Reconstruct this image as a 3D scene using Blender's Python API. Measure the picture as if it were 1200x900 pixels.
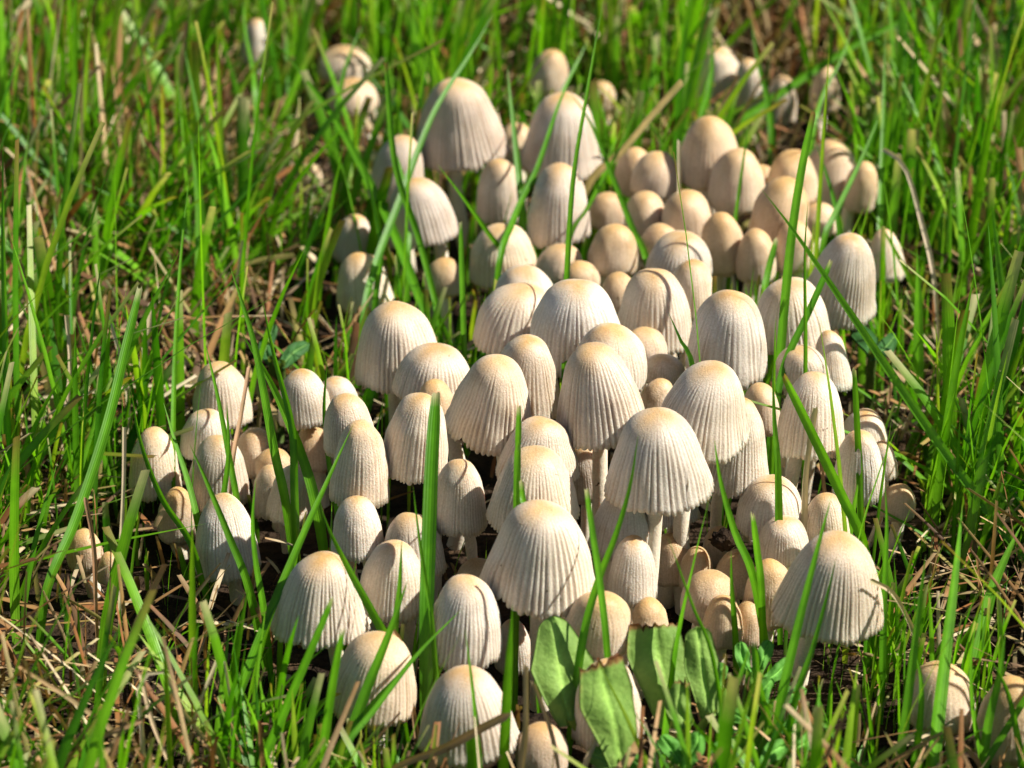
import bpy, math, random
import numpy as np
from mathutils import noise as mnoise, Vector

for o in list(bpy.data.objects):
    bpy.data.objects.remove(o, do_unlink=True)
scene = bpy.context.scene
COL = scene.collection
random.seed(7)
rng = np.random.default_rng(7)

# ------------------------------------------------------------------ camera
cd = bpy.data.cameras.new("camera")
cam = bpy.data.objects.new("camera", cd)
COL.objects.link(cam)
PITCH = math.radians(27.0)
DIST = 0.8
cam.location = (0.0, -DIST * math.cos(PITCH), DIST * math.sin(PITCH))
cam.rotation_euler = (math.pi / 2 - PITCH, 0, 0)
cd.sensor_width = 36.0
cd.lens = 120.0
cd.clip_start = 0.01
cd.clip_end = 100.0
cd.dof.use_dof = True
cd.dof.focus_distance = 0.70
cd.dof.aperture_fstop = 23.0
scene.camera = cam
scene.render.resolution_x = 1024
scene.render.resolution_y = 768

# ------------------------------------------------------------------ sky and sun
EL = math.radians(45.0)
AZ = math.radians(0.0)           # sun stands square to the right
to_sun = Vector((math.cos(EL) * math.cos(AZ), -math.cos(EL) * math.sin(AZ), math.sin(EL)))
world = bpy.data.worlds.new("World")
scene.world = world
world.use_nodes = True
wn = world.node_tree.nodes
wl = world.node_tree.links
sky = wn.new("ShaderNodeTexSky")
sky.sky_type = 'NISHITA'
sky.sun_disc = False
sky.sun_elevation = EL
sky.sun_rotation = math.atan2(to_sun.x, to_sun.y)
wn["Background"].inputs[1].default_value = 0.05
wl.new(sky.outputs[0], wn["Background"].inputs[0])
sd = bpy.data.lights.new("sun", 'SUN')
sd.energy = 5.0
sd.angle = math.radians(0.5)
sd.color = (1.0, 0.94, 0.84)
sun = bpy.data.objects.new("sun", sd)
COL.objects.link(sun)
sun.rotation_euler = to_sun.to_track_quat('Z', 'Y').to_euler()
sun.location = to_sun * 3
scene.view_settings.view_transform = 'Standard'
scene.view_settings.look = 'None'
scene.view_settings.gamma = 1.0
scene.view_settings.use_curve_mapping = False
scene.view_settings.exposure = 1.0
scene.render.engine = 'CYCLES'
scene.cycles.max_bounces = 8
scene.cycles.transmission_bounces = 4

# ------------------------------------------------------------------ data, millimetres
MUSHROOMS = [  # x, y, rim height, cap radius, cap height (mm), form, sideways lean, label
(29.1,-115.7,36.0,9.92,16.6,'bell',0,'large fully open pleated bell cap on long bare stem, front and centre'),
(5.3,-136.7,25.6,10.69,18.1,'bell',0,'widest cream bell cap, crossed by one thin curved shadow line'),
(18.5,-86.0,34.6,9.35,18.4,'bell',0,'tall open bell cap in the very middle, right of the thick cone cap'),
(38.5,-97.1,37.9,9.81,16.3,'bell',4,'large tan-topped bell directly behind the front bell on bare stem'),
(46.0,-90.2,23.5,6.84,18.7,'bell',4,'pale bell tucked low behind the right edge of a larger tan-topped bell'),
(46.3,-54.6,32.0,8.47,17.9,'dome',0,'smooth evenly ribbed bell with orange-tan crown, a dark blade tip at its left'),
(31.7,-29.6,26.4,8.11,17.2,'dome',0,'creamy ribbed bell behind the short dark pointed blade'),
(40.8,-14.8,26.0,5.39,12.4,'dome',3,'narrow tan-topped bell peeking over right shoulder of a creamy ribbed bell'),
(24.9,-9.4,24.0,4.08,9.0,'egg',0,'small smooth tan button between two ribbed bells near centre'),
(13.9,-48.7,32.0,9.54,17.7,'dome',0,'broad shaded bell with a tall vertical grass blade before it'),
(20.3,-66.5,36.0,7.72,11.6,'dome',0,'orange-crowned cap hidden behind the central tall bell'),
(29.3,-41.0,27.6,4.67,6.6,'egg',0,'small dull tan button wedged right of the orange-crowned cap'),
(32.9,-51.0,28.0,4.62,4.7,'dome',0,'low flat tan cap with a speck of grass on its crown'),
(31.3,-63.4,26.0,3.46,7.2,'egg',0,'tiny pale orange button squeezed left of the large tan-topped bell'),
(2.5,-67.9,30.0,7.90,16.4,'bell',6,'sloping ribbed bell behind the cone-shaped cap with sharp shadow'),
(-4.6,-84.7,33.2,8.86,16.6,'bell',0,'cone-shaped ribbed cap with a sharp dark shadow on its lower right'),
(-17.0,-56.2,27.3,8.23,10.0,'dome',0,'broad low dome between a tall cream bell and the cone-shaped cap'),
(-15.6,-74.2,28.0,4.12,10.5,'egg',0,'small tan dome half hidden beside the wide upright cut blade'),
(-20.0,-99.0,32.0,6.39,16.5,'dome',0,'straight-sided ribbed cap just left of the wide upright cut blade'),
(-25.0,-41.2,23.0,9.03,17.2,'dome',0,'tall cream bell standing alone at the upper left of the centre cluster'),
(0.6,-33.1,28.0,9.01,13.3,'dome',4,'sunlit tan-topped dome leaning right, behind the sloping ribbed bell'),
(2.9,-10.8,26.0,6.77,9.3,'dome',4,'small dome just behind the sunlit tan-topped leaning dome'),
(5.2,-94.7,28.3,8.01,11.9,'bell',2,'half-shaded open bell under the cone-shaped cap, a cut stub before it'),
(4.2,-117.9,31.3,8.93,13.8,'bell',0,'ribbed bell directly behind the widest cream bell'),
(-10.8,-110.8,25.0,5.13,14.9,'dome',0,'slim bell with shaded lower half standing alone right of the wide cut blade'),
(-31.0,-104.4,28.0,5.85,16.5,'dome',0,'grey-blue bell wholly in shade at left of the cluster'),
(-33.8,-82.5,28.0,5.32,11.7,'dome',0,'pale bell behind the grey-blue shaded bell'),
(-37.7,-50.1,20.4,4.09,6.9,'dome',0,'small tan dome behind two pale bells on the left flank'),
(-31.1,-113.7,20.0,5.13,11.9,'dome',0,'well lit ribbed small bell just below the grey-blue shaded bell'),
(-19.6,-116.9,18.1,6.14,11.8,'dome',0,'ribbed dome split by the wide upright cut blade before it'),
(-23.9,-131.9,18.0,6.18,14.0,'dome',0,'smooth tan dome with a curled white fleck on it'),
(-6.9,-114.6,12.0,4.31,6.4,'egg',0,'pale little dome low under the left rim of the widest bell'),
(-9.5,-146.6,16.9,7.04,15.9,'dome',0,'off-white ribbed bell below left of the widest bell'),
(0.5,-131.1,4.0,3.56,10.3,'dome',2,'narrow pale cap squeezed beside dry straws under the widest bell'),
(-37.5,-140.7,19.0,8.56,15.6,'bell',0,'large ribbed cap above deep shade at lower left'),
(-27.3,-154.6,10.0,7.89,15.1,'dome',4,'leaning cap in the lower left with dry grass lying over it'),
(-8.3,-167.6,10.0,8.78,15.0,'bell',0,'big ribbed cap at the bottom edge behind a brown lying straw'),
(5.8,-169.1,5.0,4.98,8.9,'egg',0,'smooth brown button at the bottom edge behind a straw tuft'),
(18.4,-163.3,9.0,6.60,15.3,'dome',0,'white cap mostly hidden by the torn broad green leaf'),
(16.4,-147.1,18.5,6.06,12.2,'egg',0,'white smooth button behind two blades, right of the widest bell'),
(26.6,-133.0,10.4,4.04,9.8,'egg',0,'orange-tan button peeking over the notched broad green leaf'),
(23.8,-126.7,17.6,4.80,12.4,'dome',0,'tan ribbed egg-shaped cap left of the long bare stem'),
(21.4,-112.4,20.0,5.74,13.1,'dome',0,'cap shaded below the left rim of the front bell on bare stem'),
(33.6,-96.5,3.9,4.42,10.2,'egg',0,'tan button seen behind the long bare stem'),
(34.0,-89.6,14.5,4.97,9.1,'bell',0,'pale scalloped rim showing beneath the front bell with bare stem'),
(39.4,-119.5,9.0,5.31,9.8,'egg',-6,'tan button with frayed straw on it, right of the long bare stem'),
(41.9,-129.8,8.4,3.89,10.2,'egg',0,'smooth shaded button half covered by a frayed one'),
(43.0,-93.7,6.0,3.20,8.2,'egg',0,'small tan button beneath a dark crumb of soil'),
(45.9,-104.0,5.0,4.03,9.5,'egg',0,'brownish low button behind the soil crumb'),
(53.3,-97.6,17.7,6.82,10.2,'dome',0,'wide honey-tan dome right of the pale tucked bell'),
(55.3,-109.1,16.9,5.18,8.3,'dome',0,'round honey-tan ribbed dome below the wide honey-tan one'),
(51.6,-120.1,8.7,4.79,13.5,'egg',0,'egg-shaped cap with tan top just left of the large right bell'),
(61.6,-140.5,22.0,9.85,17.2,'bell',10,'large white bell standing by itself at lower right with visible stem'),
(64.8,-100.5,16.0,4.54,9.8,'dome',0,'shy tan dome behind the large white lower right bell'),
(52.8,-71.2,26.0,4.14,10.2,'egg',0,'brown shaded button between the large tan-topped bell and upright blades'),
(62.2,-83.2,27.1,6.54,16.7,'dome',0,'cap with sunlit right edge behind a slanting cut blade'),
(62.6,-55.8,29.4,5.68,8.1,'dome',0,'lit dome fragment seen between upright blades on the right'),
(69.9,-49.7,24.6,4.44,12.9,'bell',6,'pale scalloped bell skirt at right edge of the blade-crossed dome'),
(62.1,-35.6,30.0,8.41,14.0,'dome',2,'big dome crossed by three upright grass blades'),
(74.4,-9.0,24.0,8.11,20.2,'bell',8,'tall leaning pinkish bell on the right under a long diagonal blade'),
(75.6,-64.1,17.0,5.12,9.2,'dome',3,'pale dome behind another on the far right of the cluster'),
(72.2,-89.9,20.9,5.11,14.7,'dome',3,'half-lit dome behind a thin vertical blade, far right of the cluster'),
(79.5,-70.3,14.0,2.91,8.4,'dome',4,'slim pale cap at the rightmost edge of the cluster'),
(82.3,-75.0,7.2,3.63,7.1,'egg',0,'small tan button in the straw right of the half-lit dome'),
(38.8,6.5,26.0,7.29,9.7,'dome',0,'ribbed honey dome in front of the egg-shaped buttons'),
(35.0,20.9,23.0,4.72,8.8,'egg',0,'small tan button left of the ribbed honey dome'),
(23.6,16.5,22.0,5.60,11.4,'egg',0,'glossy round tan button right of a diagonal blade'),
(32.1,36.0,24.0,5.00,9.1,'egg',0,'round caramel button above the glossy tan one'),
(41.8,31.1,25.0,5.68,10.9,'egg',0,'cream button with a vertical dry blade before its left side'),
(50.4,22.8,20.1,5.04,14.2,'egg',0,'shaded narrow egg behind a thin blade in the upper group'),
(63.3,32.1,22.7,6.90,15.8,'egg',0,'tan-capped egg behind the tall kinked blade'),
(54.8,50.2,23.5,6.42,14.6,'egg',0,'cream egg with lit right side, front of the tallest egg'),
(48.5,61.2,25.6,6.79,16.7,'egg',0,'tallest smooth egg of the upper group with a soft shadow band'),
(69.4,58.3,22.0,6.27,12.4,'egg',0,'cream egg between the tan-capped egg and a leaning one'),
(78.9,70.2,16.8,6.36,15.6,'egg',5,'leaning pale egg at the top right behind a dark blade tip'),
(85.7,62.4,18.2,4.21,12.2,'egg',3,'blurred slim pale egg at the right end of the upper group'),
(74.7,47.4,18.0,4.77,7.6,'egg',0,'dark tan button beneath the leaning pale egg'),
(62.9,66.5,18.0,3.60,8.8,'egg',0,'tiny hidden tan button between two cream eggs'),
(90.5,31.1,13.0,4.09,11.9,'dome',4,'pale cap in the grass right of the leaning pinkish bell'),
(34.8,60.1,22.8,5.87,10.4,'egg',0,'brownish egg with shadow across, left of the tallest egg'),
(30.8,69.4,19.2,4.88,11.2,'egg',0,'brown egg half behind another, leftmost of the upper right eggs'),
(23.2,52.2,18.0,4.59,8.0,'egg',0,'dim brown button behind crossing blades near top centre'),
(57.7,17.0,19.9,4.61,12.1,'egg',0,'dim egg low under the left of the tan-capped egg'),
(66.9,21.9,20.3,4.63,11.7,'egg',0,'dim egg low under the right of the tan-capped egg'),
(16.3,-74.3,12.0,4.70,11.5,'dome',0,'brown cap in deep shade right of the half-shaded open bell'),
(37.9,-102.8,5.7,3.34,9.2,'egg',0,'tan button half hidden between the bare stem and the soil crumb'),
(47.1,-125.5,6.0,3.24,8.9,'egg',0,'small brown button beside the foot of the tan-topped egg cap'),
(-12.5,75.9,26.8,10.58,19.8,'bell',2,'tall mauve-grey bell on a clear stem at the top'),
(-29.1,66.1,19.2,6.75,15.5,'dome',0,'dark cap in full shade left of the tall mauve-grey bell'),
(-21.2,44.1,18.0,7.73,15.3,'dome',4,'pale ribbed cap with lit skirt below the tall mauve-grey bell'),
(12.3,76.6,24.0,10.18,18.0,'bell',5,'large back bell leaning right behind crossed blades'),
(11.2,36.4,22.0,7.23,18.0,'dome',0,'ribbed cap behind the tall vertical blade, below the large back bell'),
(-2.7,56.4,18.0,5.64,15.2,'dome',0,'shaded brown cap behind blades right of the clear stem'),
(0.7,97.9,16.0,4.60,9.0,'egg',0,'tan button between the two tall bells at the top'),
(-2.0,24.2,18.0,7.67,12.1,'dome',4,'lit pale cap among blades left of the small tan buttons'),
(11.0,17.0,20.0,5.21,7.9,'egg',0,'crinkled tan button above the broad shaded bell'),
(16.3,7.0,22.0,4.16,6.4,'egg',0,'dull tan button half hidden by the tall vertical blade'),
(-35.1,23.6,10.0,6.28,12.4,'dome',3,'dull greenish cap in shade left of the crossing blades'),
(-16.2,21.8,14.0,4.45,8.2,'egg',0,'shaded grey button between long blades'),
(-39.4,53.0,9.0,4.82,10.9,'dome',0,'dark grey cap sunk in shade at the edge of the grass'),
(9.2,148.1,14.0,4.83,11.7,'egg',0,'blurred sunlit egg at the back behind the two tall bells'),
(-45.8,159.1,14.0,6.75,8.1,'egg',0,'blurred orange-tan dome at the top left back'),
(-43.0,144.6,10.0,6.67,8.4,'egg',0,'blurred cap overlapping the orange-tan dome at the top left back'),
(-71.1,171.4,14.0,4.00,11.6,'dome',0,'blurred slender cap alone in the grass at the top left'),
(24.3,148.1,9.0,3.70,7.5,'egg',0,'small blurred white cap behind the large back bell'),
(56.7,153.9,10.3,6.48,14.0,'dome',0,'blurred dome at the top right behind diagonal grass'),
(64.7,146.8,11.1,4.37,12.7,'dome',3,'blurred pale cap clasped to the right of the top right dome'),
(71.7,142.5,7.6,4.36,12.7,'dome',0,'blurred brown cap in shade at the top right'),
(85.0,148.3,9.0,4.16,12.1,'egg',0,'blurred pink-white cap rightmost at the top'),
(-52.9,106.2,4.0,3.11,6.7,'egg',0,'tiny tan cap lost in the left grass'),
(-64.0,-44.2,14.0,6.36,13.0,'dome',-6,'pale leaning dome topmost of the left outlying group'),
(-44.7,-56.1,20.4,5.52,11.1,'dome',4,'shaded dome with one bright sunlit rim left of the cluster'),
(-66.7,-55.5,12.0,5.28,9.7,'dome',0,'tan dome behind the striped-shadow cap on the left'),
(-63.1,-70.8,8.9,5.91,14.6,'dome',0,'cap with stripes of light and shadow in the left group'),
(-77.0,-64.7,8.0,5.22,14.5,'dome',0,'tan-topped cap at the left end of the outlying group'),
(-59.1,-96.0,6.0,6.35,16.4,'dome',0,'tall smooth cap crossed by a blade, lowest of the left group'),
(-71.4,-77.4,3.2,3.99,11.6,'egg',0,'shaded button low between the left group caps'),
(-47.1,-80.7,10.0,4.85,11.4,'dome',0,'lit cap behind upright blades right of the left group'),
(-51.4,-73.7,7.0,3.82,11.1,'dome',0,'narrow cap tight against a lit one behind upright blades'),
(-51.2,-64.2,11.1,3.86,5.6,'egg',0,'little grey dome behind the pair by upright blades'),
(-43.2,-54.1,8.0,4.37,9.4,'egg',0,'dark brown button shaded below the sunlit-rim dome'),
(-55.9,-57.8,8.9,4.26,10.0,'egg',0,'dim cap in deep shade right of the pale leaning dome'),
(-89.3,-92.8,5.0,3.74,8.3,'egg',0,'yellow-cream button alone at the far left by a brown straw'),
(-84.4,-96.0,3.0,2.31,6.7,'egg',0,'tiny brown button right of the yellow-cream one'),
(82.4,-153.5,5.0,6.72,12.2,'egg',3,'cream egg split by a wide vertical blade at the bottom right'),
(94.7,-163.7,5.0,5.97,15.8,'egg',0,'blurred tan egg cut off by the bottom right corner'),
]
BLADES = [  # width, tone, mown tip, points from root to tip (mm), label
(2.17,0.55,0,[(112.7,-106.0,-1.0),(111.9,-105.0,3.1),(106.3,-97.8,9.1),(89.9,-77.9,25.6),(72.9,-56.8,44.9),(60.7,-42.2,58.6),(54.1,-35.0,65.1)],'longest blade, slanting across the right from the edge to the egg caps'),
(2.03,0.6,1,[(56.3,-65.4,-1.0),(56.4,-64.0,6.7),(57.5,-54.9,25.9),(60.0,-42.3,52.6),(62.4,-34.8,68.4),(65.1,-29.0,80.4)],'tall kinked blade with reddish cut tip among the upper right eggs'),
(1.65,0.3,1,[(53.3,-72.1,-1.0),(55.7,-66.0,23.4),(58.5,-58.9,34.7),(63.8,-52.4,44.2),(68.9,-46.0,53.7)],'dark leaning blade with blunt tip before the blade-crossed dome'),
(1.09,0.6,0,[(62.9,-67.3,-1.0),(62.7,-65.0,22.9),(62.5,-61.2,41.4),(61.9,-57.5,59.7),(62.3,-55.0,71.4)],'thin straight upright blade before the blade-crossed dome'),
(1.09,0.75,0,[(55.6,-70.5,-1.0),(55.6,-69.0,20.8),(55.6,-66.8,36.1),(55.6,-65.0,48.9)],'pale thin blade left of the kinked blade'),
(2.24,0.8,1,[(75.2,-116.0,-1.0),(71.2,-112.0,20.2),(66.8,-107.7,29.3),(60.4,-101.9,41.3),(54.9,-97.0,51.4)],'bright wide blade with cut pale tip slanting over the sunlit-edged cap'),
(1.40,0.6,1,[(72.5,-100.2,-1.0),(72.2,-99.0,11.8),(71.5,-95.8,27.1),(70.6,-93.2,39.6),(69.8,-91.0,49.9)],'straight vertical blade over the half-lit dome'),
(1.85,0.55,0,[(52.1,-133.0,-1.0),(47.8,-130.0,22.8),(44.0,-127.3,31.8),(41.0,-124.4,41.8),(39.6,-122.0,50.3)],'pointed blade in front of the pale tucked bell'),
(1.79,0.6,0,[(10.1,-166.1,-1.0),(13.0,-159.0,23.8),(15.9,-151.5,33.4),(19.9,-144.8,41.7),(22.6,-139.2,48.9),(24.3,-133.0,57.3)],'curved blade tipped against the front bell with bare stem'),
(1.45,0.5,1,[(19.4,-164.4,-1.0),(18.1,-160.0,23.8),(16.5,-154.4,37.6),(15.1,-150.9,46.2),(14.0,-148.0,53.4)],'straight blade between the widest bell and the egg-shaped cap'),
(2.99,0.3,1,[(-16.6,-159.8,-1.0),(-16.4,-150.0,25.4),(-16.2,-139.5,34.0),(-15.7,-124.8,46.7),(-15.0,-114.0,56.2)],'widest dark upright blade, cut square, in the cluster'),
(1.14,0.75,0,[(-13.4,-158.9,-1.0),(-15.3,-152.0,26.2),(-16.3,-148.5,31.7),(-18.0,-142.5,41.4),(-19.0,-138.0,48.6)],'thin bright blade leaning on the widest dark upright blade'),
(1.51,0.7,1,[(0.5,-145.7,-1.0),(1.0,-126.0,43.6),(1.2,-118.5,47.1),(1.4,-110.0,51.3)],'short cut stub standing before the half-shaded open bell'),
(1.49,0.6,1,[(5.5,-141.3,-1.0),(2.7,-134.0,38.5),(2.2,-132.7,41.6),(1.8,-131.0,45.7)],'shortest stub just above the crown of the widest bell'),
(1.98,0.25,0,[(45.6,-83.4,-1.0),(38.2,-72.0,39.5),(36.0,-68.5,44.0),(33.0,-64.0,49.6)],'short dark pointed blade left of the evenly ribbed bell'),
(1.51,0.62,0,[(10.8,-78.8,-1.0),(11.1,-66.0,29.5),(11.4,-52.7,37.2),(11.9,-39.4,45.1),(13.6,-16.5,59.5),(16.9,2.8,72.0),(20.9,24.0,86.5)],'very tall vertical blade rising from the centre to the top'),
(1.86,0.35,0,[(-36.2,-0.1,-1.0),(-34.9,6.0,14.4),(-32.3,19.0,22.0),(-26.6,36.5,31.9),(-19.1,58.0,44.6),(-9.9,75.4,53.8),(-4.5,86.0,59.9)],'dark diagonal blade crossing the tall mauve-grey bell'),
(1.60,0.6,1,[(-15.6,-2.9,-1.0),(-17.1,2.0,15.7),(-18.3,5.9,20.4),(-22.0,15.0,31.2),(-27.5,26.4,44.5),(-29.9,42.0,64.3)],'upright bowed blade with a dew-tipped end, upper left'),
(2.29,0.5,0,[(-18.1,-2.8,-1.0),(-19.9,4.0,14.7),(-21.6,10.4,16.7),(-29.3,35.9,25.0),(-42.3,68.7,35.7),(-51.5,87.1,41.2),(-61.0,104.0,46.1)],'long blade slanting up left past the shaded caps'),
(1.34,0.7,1,[(-10.3,-33.7,-1.0),(-10.5,-30.0,16.4),(-10.9,-24.4,27.5),(-11.3,-18.3,39.4),(-11.5,-14.0,48.0)],'straight cut blade rising beside the tall cream bell'),
(1.64,0.4,0,[(-5.7,-2.2,-1.0),(-3.0,10.0,26.2),(0.0,23.3,30.7),(2.4,31.7,33.4),(6.2,42.8,37.0),(11.9,64.7,45.2),(17.4,80.0,50.9)],'dark blade crossing in front of the large back bell'),
(2.06,0.4,0,[(3.5,27.1,-1.0),(2.5,36.0,26.5),(1.6,43.3,34.5),(0.2,52.8,45.0),(-1.2,62.0,55.3)],'dark upright blade beside the large back bell'),
(1.39,0.65,0,[(5.3,22.4,-1.0),(1.0,20.0,18.9),(-6.0,16.1,32.2),(-11.9,12.9,42.8),(-17.3,10.0,51.8)],'fine blade slanting down right from the clear stem'),
(1.65,0.5,0,[(8.4,8.3,-1.0),(12.9,20.0,26.0),(18.0,33.3,30.0),(22.0,43.6,33.3),(27.1,56.7,37.7),(31.6,70.0,42.9)],'blade leaning right, crossing others below the large back bell'),
(1.64,0.45,0,[(34.9,-1.6,-1.0),(31.9,10.0,25.1),(28.3,24.1,29.7),(22.7,46.0,37.3),(18.8,59.4,42.2),(14.1,70.0,45.3)],'blade leaning left over the glossy round button'),
(1.96,0.6,0,[(-45.6,-91.2,-1.0),(-47.3,-88.0,16.8),(-49.6,-83.8,26.7),(-53.4,-75.5,46.1),(-56.5,-71.1,56.2),(-59.0,-68.0,63.2)],'long bowed blade, left of the bundle before the shaded domes'),
(2.32,0.65,0,[(-38.1,-96.5,-1.0),(-40.5,-92.0,17.0),(-44.1,-85.1,27.4),(-50.3,-76.8,39.1),(-56.9,-70.0,48.1)],'wide bright blade of the left bundle'),
(1.96,0.55,0,[(-44.9,-94.8,-1.0),(-45.3,-90.0,19.9),(-45.9,-83.2,32.4),(-49.5,-76.1,44.8),(-52.2,-70.0,55.7)],'middle blade of the left bundle, pointed'),
(1.42,0.65,0,[(-55.7,-94.2,-1.0),(-57.3,-90.0,17.9),(-58.7,-86.2,25.0),(-61.2,-79.9,36.7),(-64.1,-74.0,47.7)],'slim blade before the pale leaning dome'),
(1.60,0.6,0,[(-63.6,-97.4,-1.0),(-65.0,-94.0,13.0),(-67.2,-88.7,21.2),(-70.2,-83.7,28.7),(-72.8,-79.0,35.8)],'blade between the two leftmost capped mushrooms'),
(1.71,0.6,0,[(-49.7,-125.8,-1.0),(-52.7,-122.0,16.1),(-56.8,-116.6,25.2),(-61.3,-111.0,34.4),(-64.8,-107.0,41.0)],'blade crossing the tall smooth left cap'),
(1.11,0.75,0,[(-72.7,-71.7,-1.0),(-72.8,-66.0,17.6),(-72.9,-52.7,33.0),(-72.1,-37.8,50.5),(-70.6,-26.0,64.6)],'hair-thin upright blade above the left group'),
(3.27,0.6,0,[(-74.7,15.0,-1.9),(-74.3,25.8,14.3),(-74.9,36.1,29.9),(-77.1,45.0,43.4)],'wide upright blade standing alone in the left grass'),
(2.10,0.5,1,[(-95.8,-125.6,-1.0),(-93.5,-120.0,14.9),(-88.6,-108.3,24.1),(-83.2,-92.6,37.4),(-79.9,-79.4,49.4),(-77.5,-70.0,58.2)],'long leaning blade at the left, cut at the top'),
(1.83,0.55,0,[(-107.6,-76.6,-0.0),(-108.3,-63.2,26.1),(-109.1,-48.2,55.4),(-109.2,-36.6,78.2)],'upright blade along the left picture edge'),
(2.17,0.6,0,[(-57.7,-178.2,-1.0),(-56.7,-175.0,7.4),(-49.3,-150.5,19.5),(-42.7,-131.6,29.5),(-36.5,-116.0,38.1),(-31.9,-105.0,44.5)],'long diagonal blade from the bottom left to the grey-blue bell'),
(2.14,0.55,0,[(-19.4,-160.9,-1.0),(-23.7,-154.0,21.7),(-26.2,-149.9,25.9),(-31.2,-143.3,32.4),(-35.8,-136.8,39.1),(-37.0,-134.0,42.3)],'spotted blade leaning left above the leaning lower left cap'),
(2.23,0.5,1,[(-49.3,-179.6,-1.0),(-47.9,-178.0,7.5),(-42.3,-171.6,19.4),(-37.5,-166.3,29.2),(-33.7,-162.0,37.2)],'broad blade before the large ribbed lower left cap'),
(2.04,0.65,1,[(-36.5,-183.0,-1.0),(-35.8,-182.0,10.1),(-34.0,-179.5,22.5),(-32.5,-177.6,31.5),(-31.0,-176.0,39.1)],'blurred upright blade at the left of the leaning cap'),
(2.25,0.5,0,[(-34.3,-177.7,-1.0),(-33.3,-176.0,6.1),(-28.1,-167.2,18.5),(-23.4,-160.1,28.2),(-19.7,-154.0,36.8)],'tall blade crossing the leaning lower left cap'),
(1.64,0.5,0,[(-23.9,-153.5,-1.0),(-22.6,-150.0,22.1),(-21.6,-147.1,30.8),(-21.1,-144.0,40.0)],'short dark blade before the dome with white fleck'),
(1.28,0.4,0,[(-36.1,-181.9,-1.0),(-32.6,-178.0,12.2),(-25.6,-170.1,18.5),(-17.7,-161.6,25.3),(-9.6,-154.0,30.4)],'thin slanting blade over the off-white ribbed bell'),
(0.95,0.7,0,[(-5.6,-185.6,-1.0),(-6.3,-182.0,16.7),(-7.2,-177.2,26.6),(-8.7,-172.0,37.3)],'thin blade before the big bottom-edge cap'),
(2.98,0.55,1,[(-7.0,-186.0,-1.0),(-6.9,-186.0,10.0),(-6.9,-186.0,17.4),(-7.3,-186.0,23.9)],'broad stub at the bottom edge before the big cap'),
(1.92,0.55,0,[(48.2,-174.9,-1.0),(50.4,-170.0,19.3),(52.8,-164.4,28.6),(56.5,-156.8,41.2),(60.1,-150.0,52.5)],'blade across the left of the large white lower right bell'),
(1.29,0.5,0,[(50.2,-172.7,-1.0),(53.3,-168.0,19.0),(56.7,-162.7,27.5),(59.5,-157.5,36.0),(61.2,-154.0,42.0)],'thinner blade across the middle of the large white lower right bell'),
(1.49,0.5,0,[(72.4,-145.5,-1.0),(72.4,-144.0,9.7),(72.5,-139.2,24.3),(72.8,-134.9,37.1),(72.3,-132.0,45.9)],'upright blade touching the right rim of the lower right bell'),
(2.28,0.6,0,[(28.1,-169.0,-1.0),(28.4,-168.0,3.7),(31.2,-156.0,22.9),(35.1,-146.4,38.0),(38.1,-140.0,48.0)],'tall blade just right of the long bare stem'),
(0.96,0.65,0,[(42.3,-171.2,-1.0),(37.8,-166.0,26.2),(33.9,-161.6,35.6),(29.1,-156.0,47.6)],'thin blade crossing the base of the tall blade'),
(1.68,0.7,1,[(50.3,-134.9,-1.0),(49.1,-132.0,22.0),(48.3,-130.2,28.7),(47.2,-128.0,36.5)],'cut pale-tipped stub left of the round honey dome'),
(1.34,0.5,0,[(44.6,-137.4,-1.0),(44.1,-136.0,12.6),(43.2,-133.7,23.0),(42.9,-132.0,30.7)],'narrow blade below the soil crumb'),
(2.91,0.6,0,[(78.3,-179.0,-1.0),(78.9,-176.0,9.0),(81.9,-161.7,24.5),(84.4,-150.6,36.7),(86.1,-142.0,46.4)],'widest vertical blade at lower right, splitting the cream egg'),
(2.72,0.6,0,[(90.3,-140.0,-1.0),(91.0,-138.0,6.0),(95.1,-127.0,17.1),(98.9,-120.6,23.2),(102.1,-116.0,27.4)],'fan-like broad blade at the right edge'),
(2.69,0.7,0,[(91.2,-32.0,1.2),(91.5,-25.0,19.2),(91.4,-20.1,31.8),(91.0,-16.0,42.1)],'bright lance-like blade upright in the right grass'),
(2.30,0.6,0,[(112.5,-45.0,-0.5),(112.2,-35.2,11.5),(110.5,-19.3,31.4),(108.6,-5.0,49.6)],'tall bowed blade near the right edge'),
(1.66,0.5,0,[(87.6,22.9,-1.0),(88.0,28.0,13.3),(89.3,43.5,26.5),(91.1,62.5,43.2),(92.2,78.0,57.3)],'straight upright blade above the pale right cap'),
(2.25,0.5,0,[(51.3,105.3,-1.0),(58.3,110.0,18.8),(64.2,114.0,22.4),(87.7,128.4,33.0),(114.1,143.3,41.7),(125.5,150.0,46.5)],'shallow slanting blade across the top right'),
(1.62,0.45,0,[(68.7,7.7,-1.0),(73.3,18.0,28.0),(75.1,22.1,31.3),(82.9,35.4,41.3),(89.5,48.0,51.4)],'blade leaning right beside the leaning pale egg'),
(1.63,0.2,0,[(80.5,25.6,-1.0),(78.6,30.0,22.5),(76.7,34.4,32.8),(72.3,40.0,45.3)],'dark pointed blade before the leaning pale egg'),
(1.22,0.55,0,[(50.4,15.7,-1.0),(51.8,22.0,21.7),(53.6,29.9,32.6),(56.6,42.0,49.5)],'slender blade before the shaded narrow egg'),
(1.75,0.5,1,[(54.6,-19.9,-1.0),(57.0,-12.0,25.8),(58.4,-7.0,32.0),(60.5,-2.0,38.3)],'short cut blade above the blade-crossed dome'),
(1.72,0.55,0,[(54.8,-115.5,-1.0),(53.7,-108.0,33.8),(53.0,-103.4,43.0),(52.5,-98.0,53.8)],'broad green blade in the clump behind the bright slanting blade'),
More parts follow.
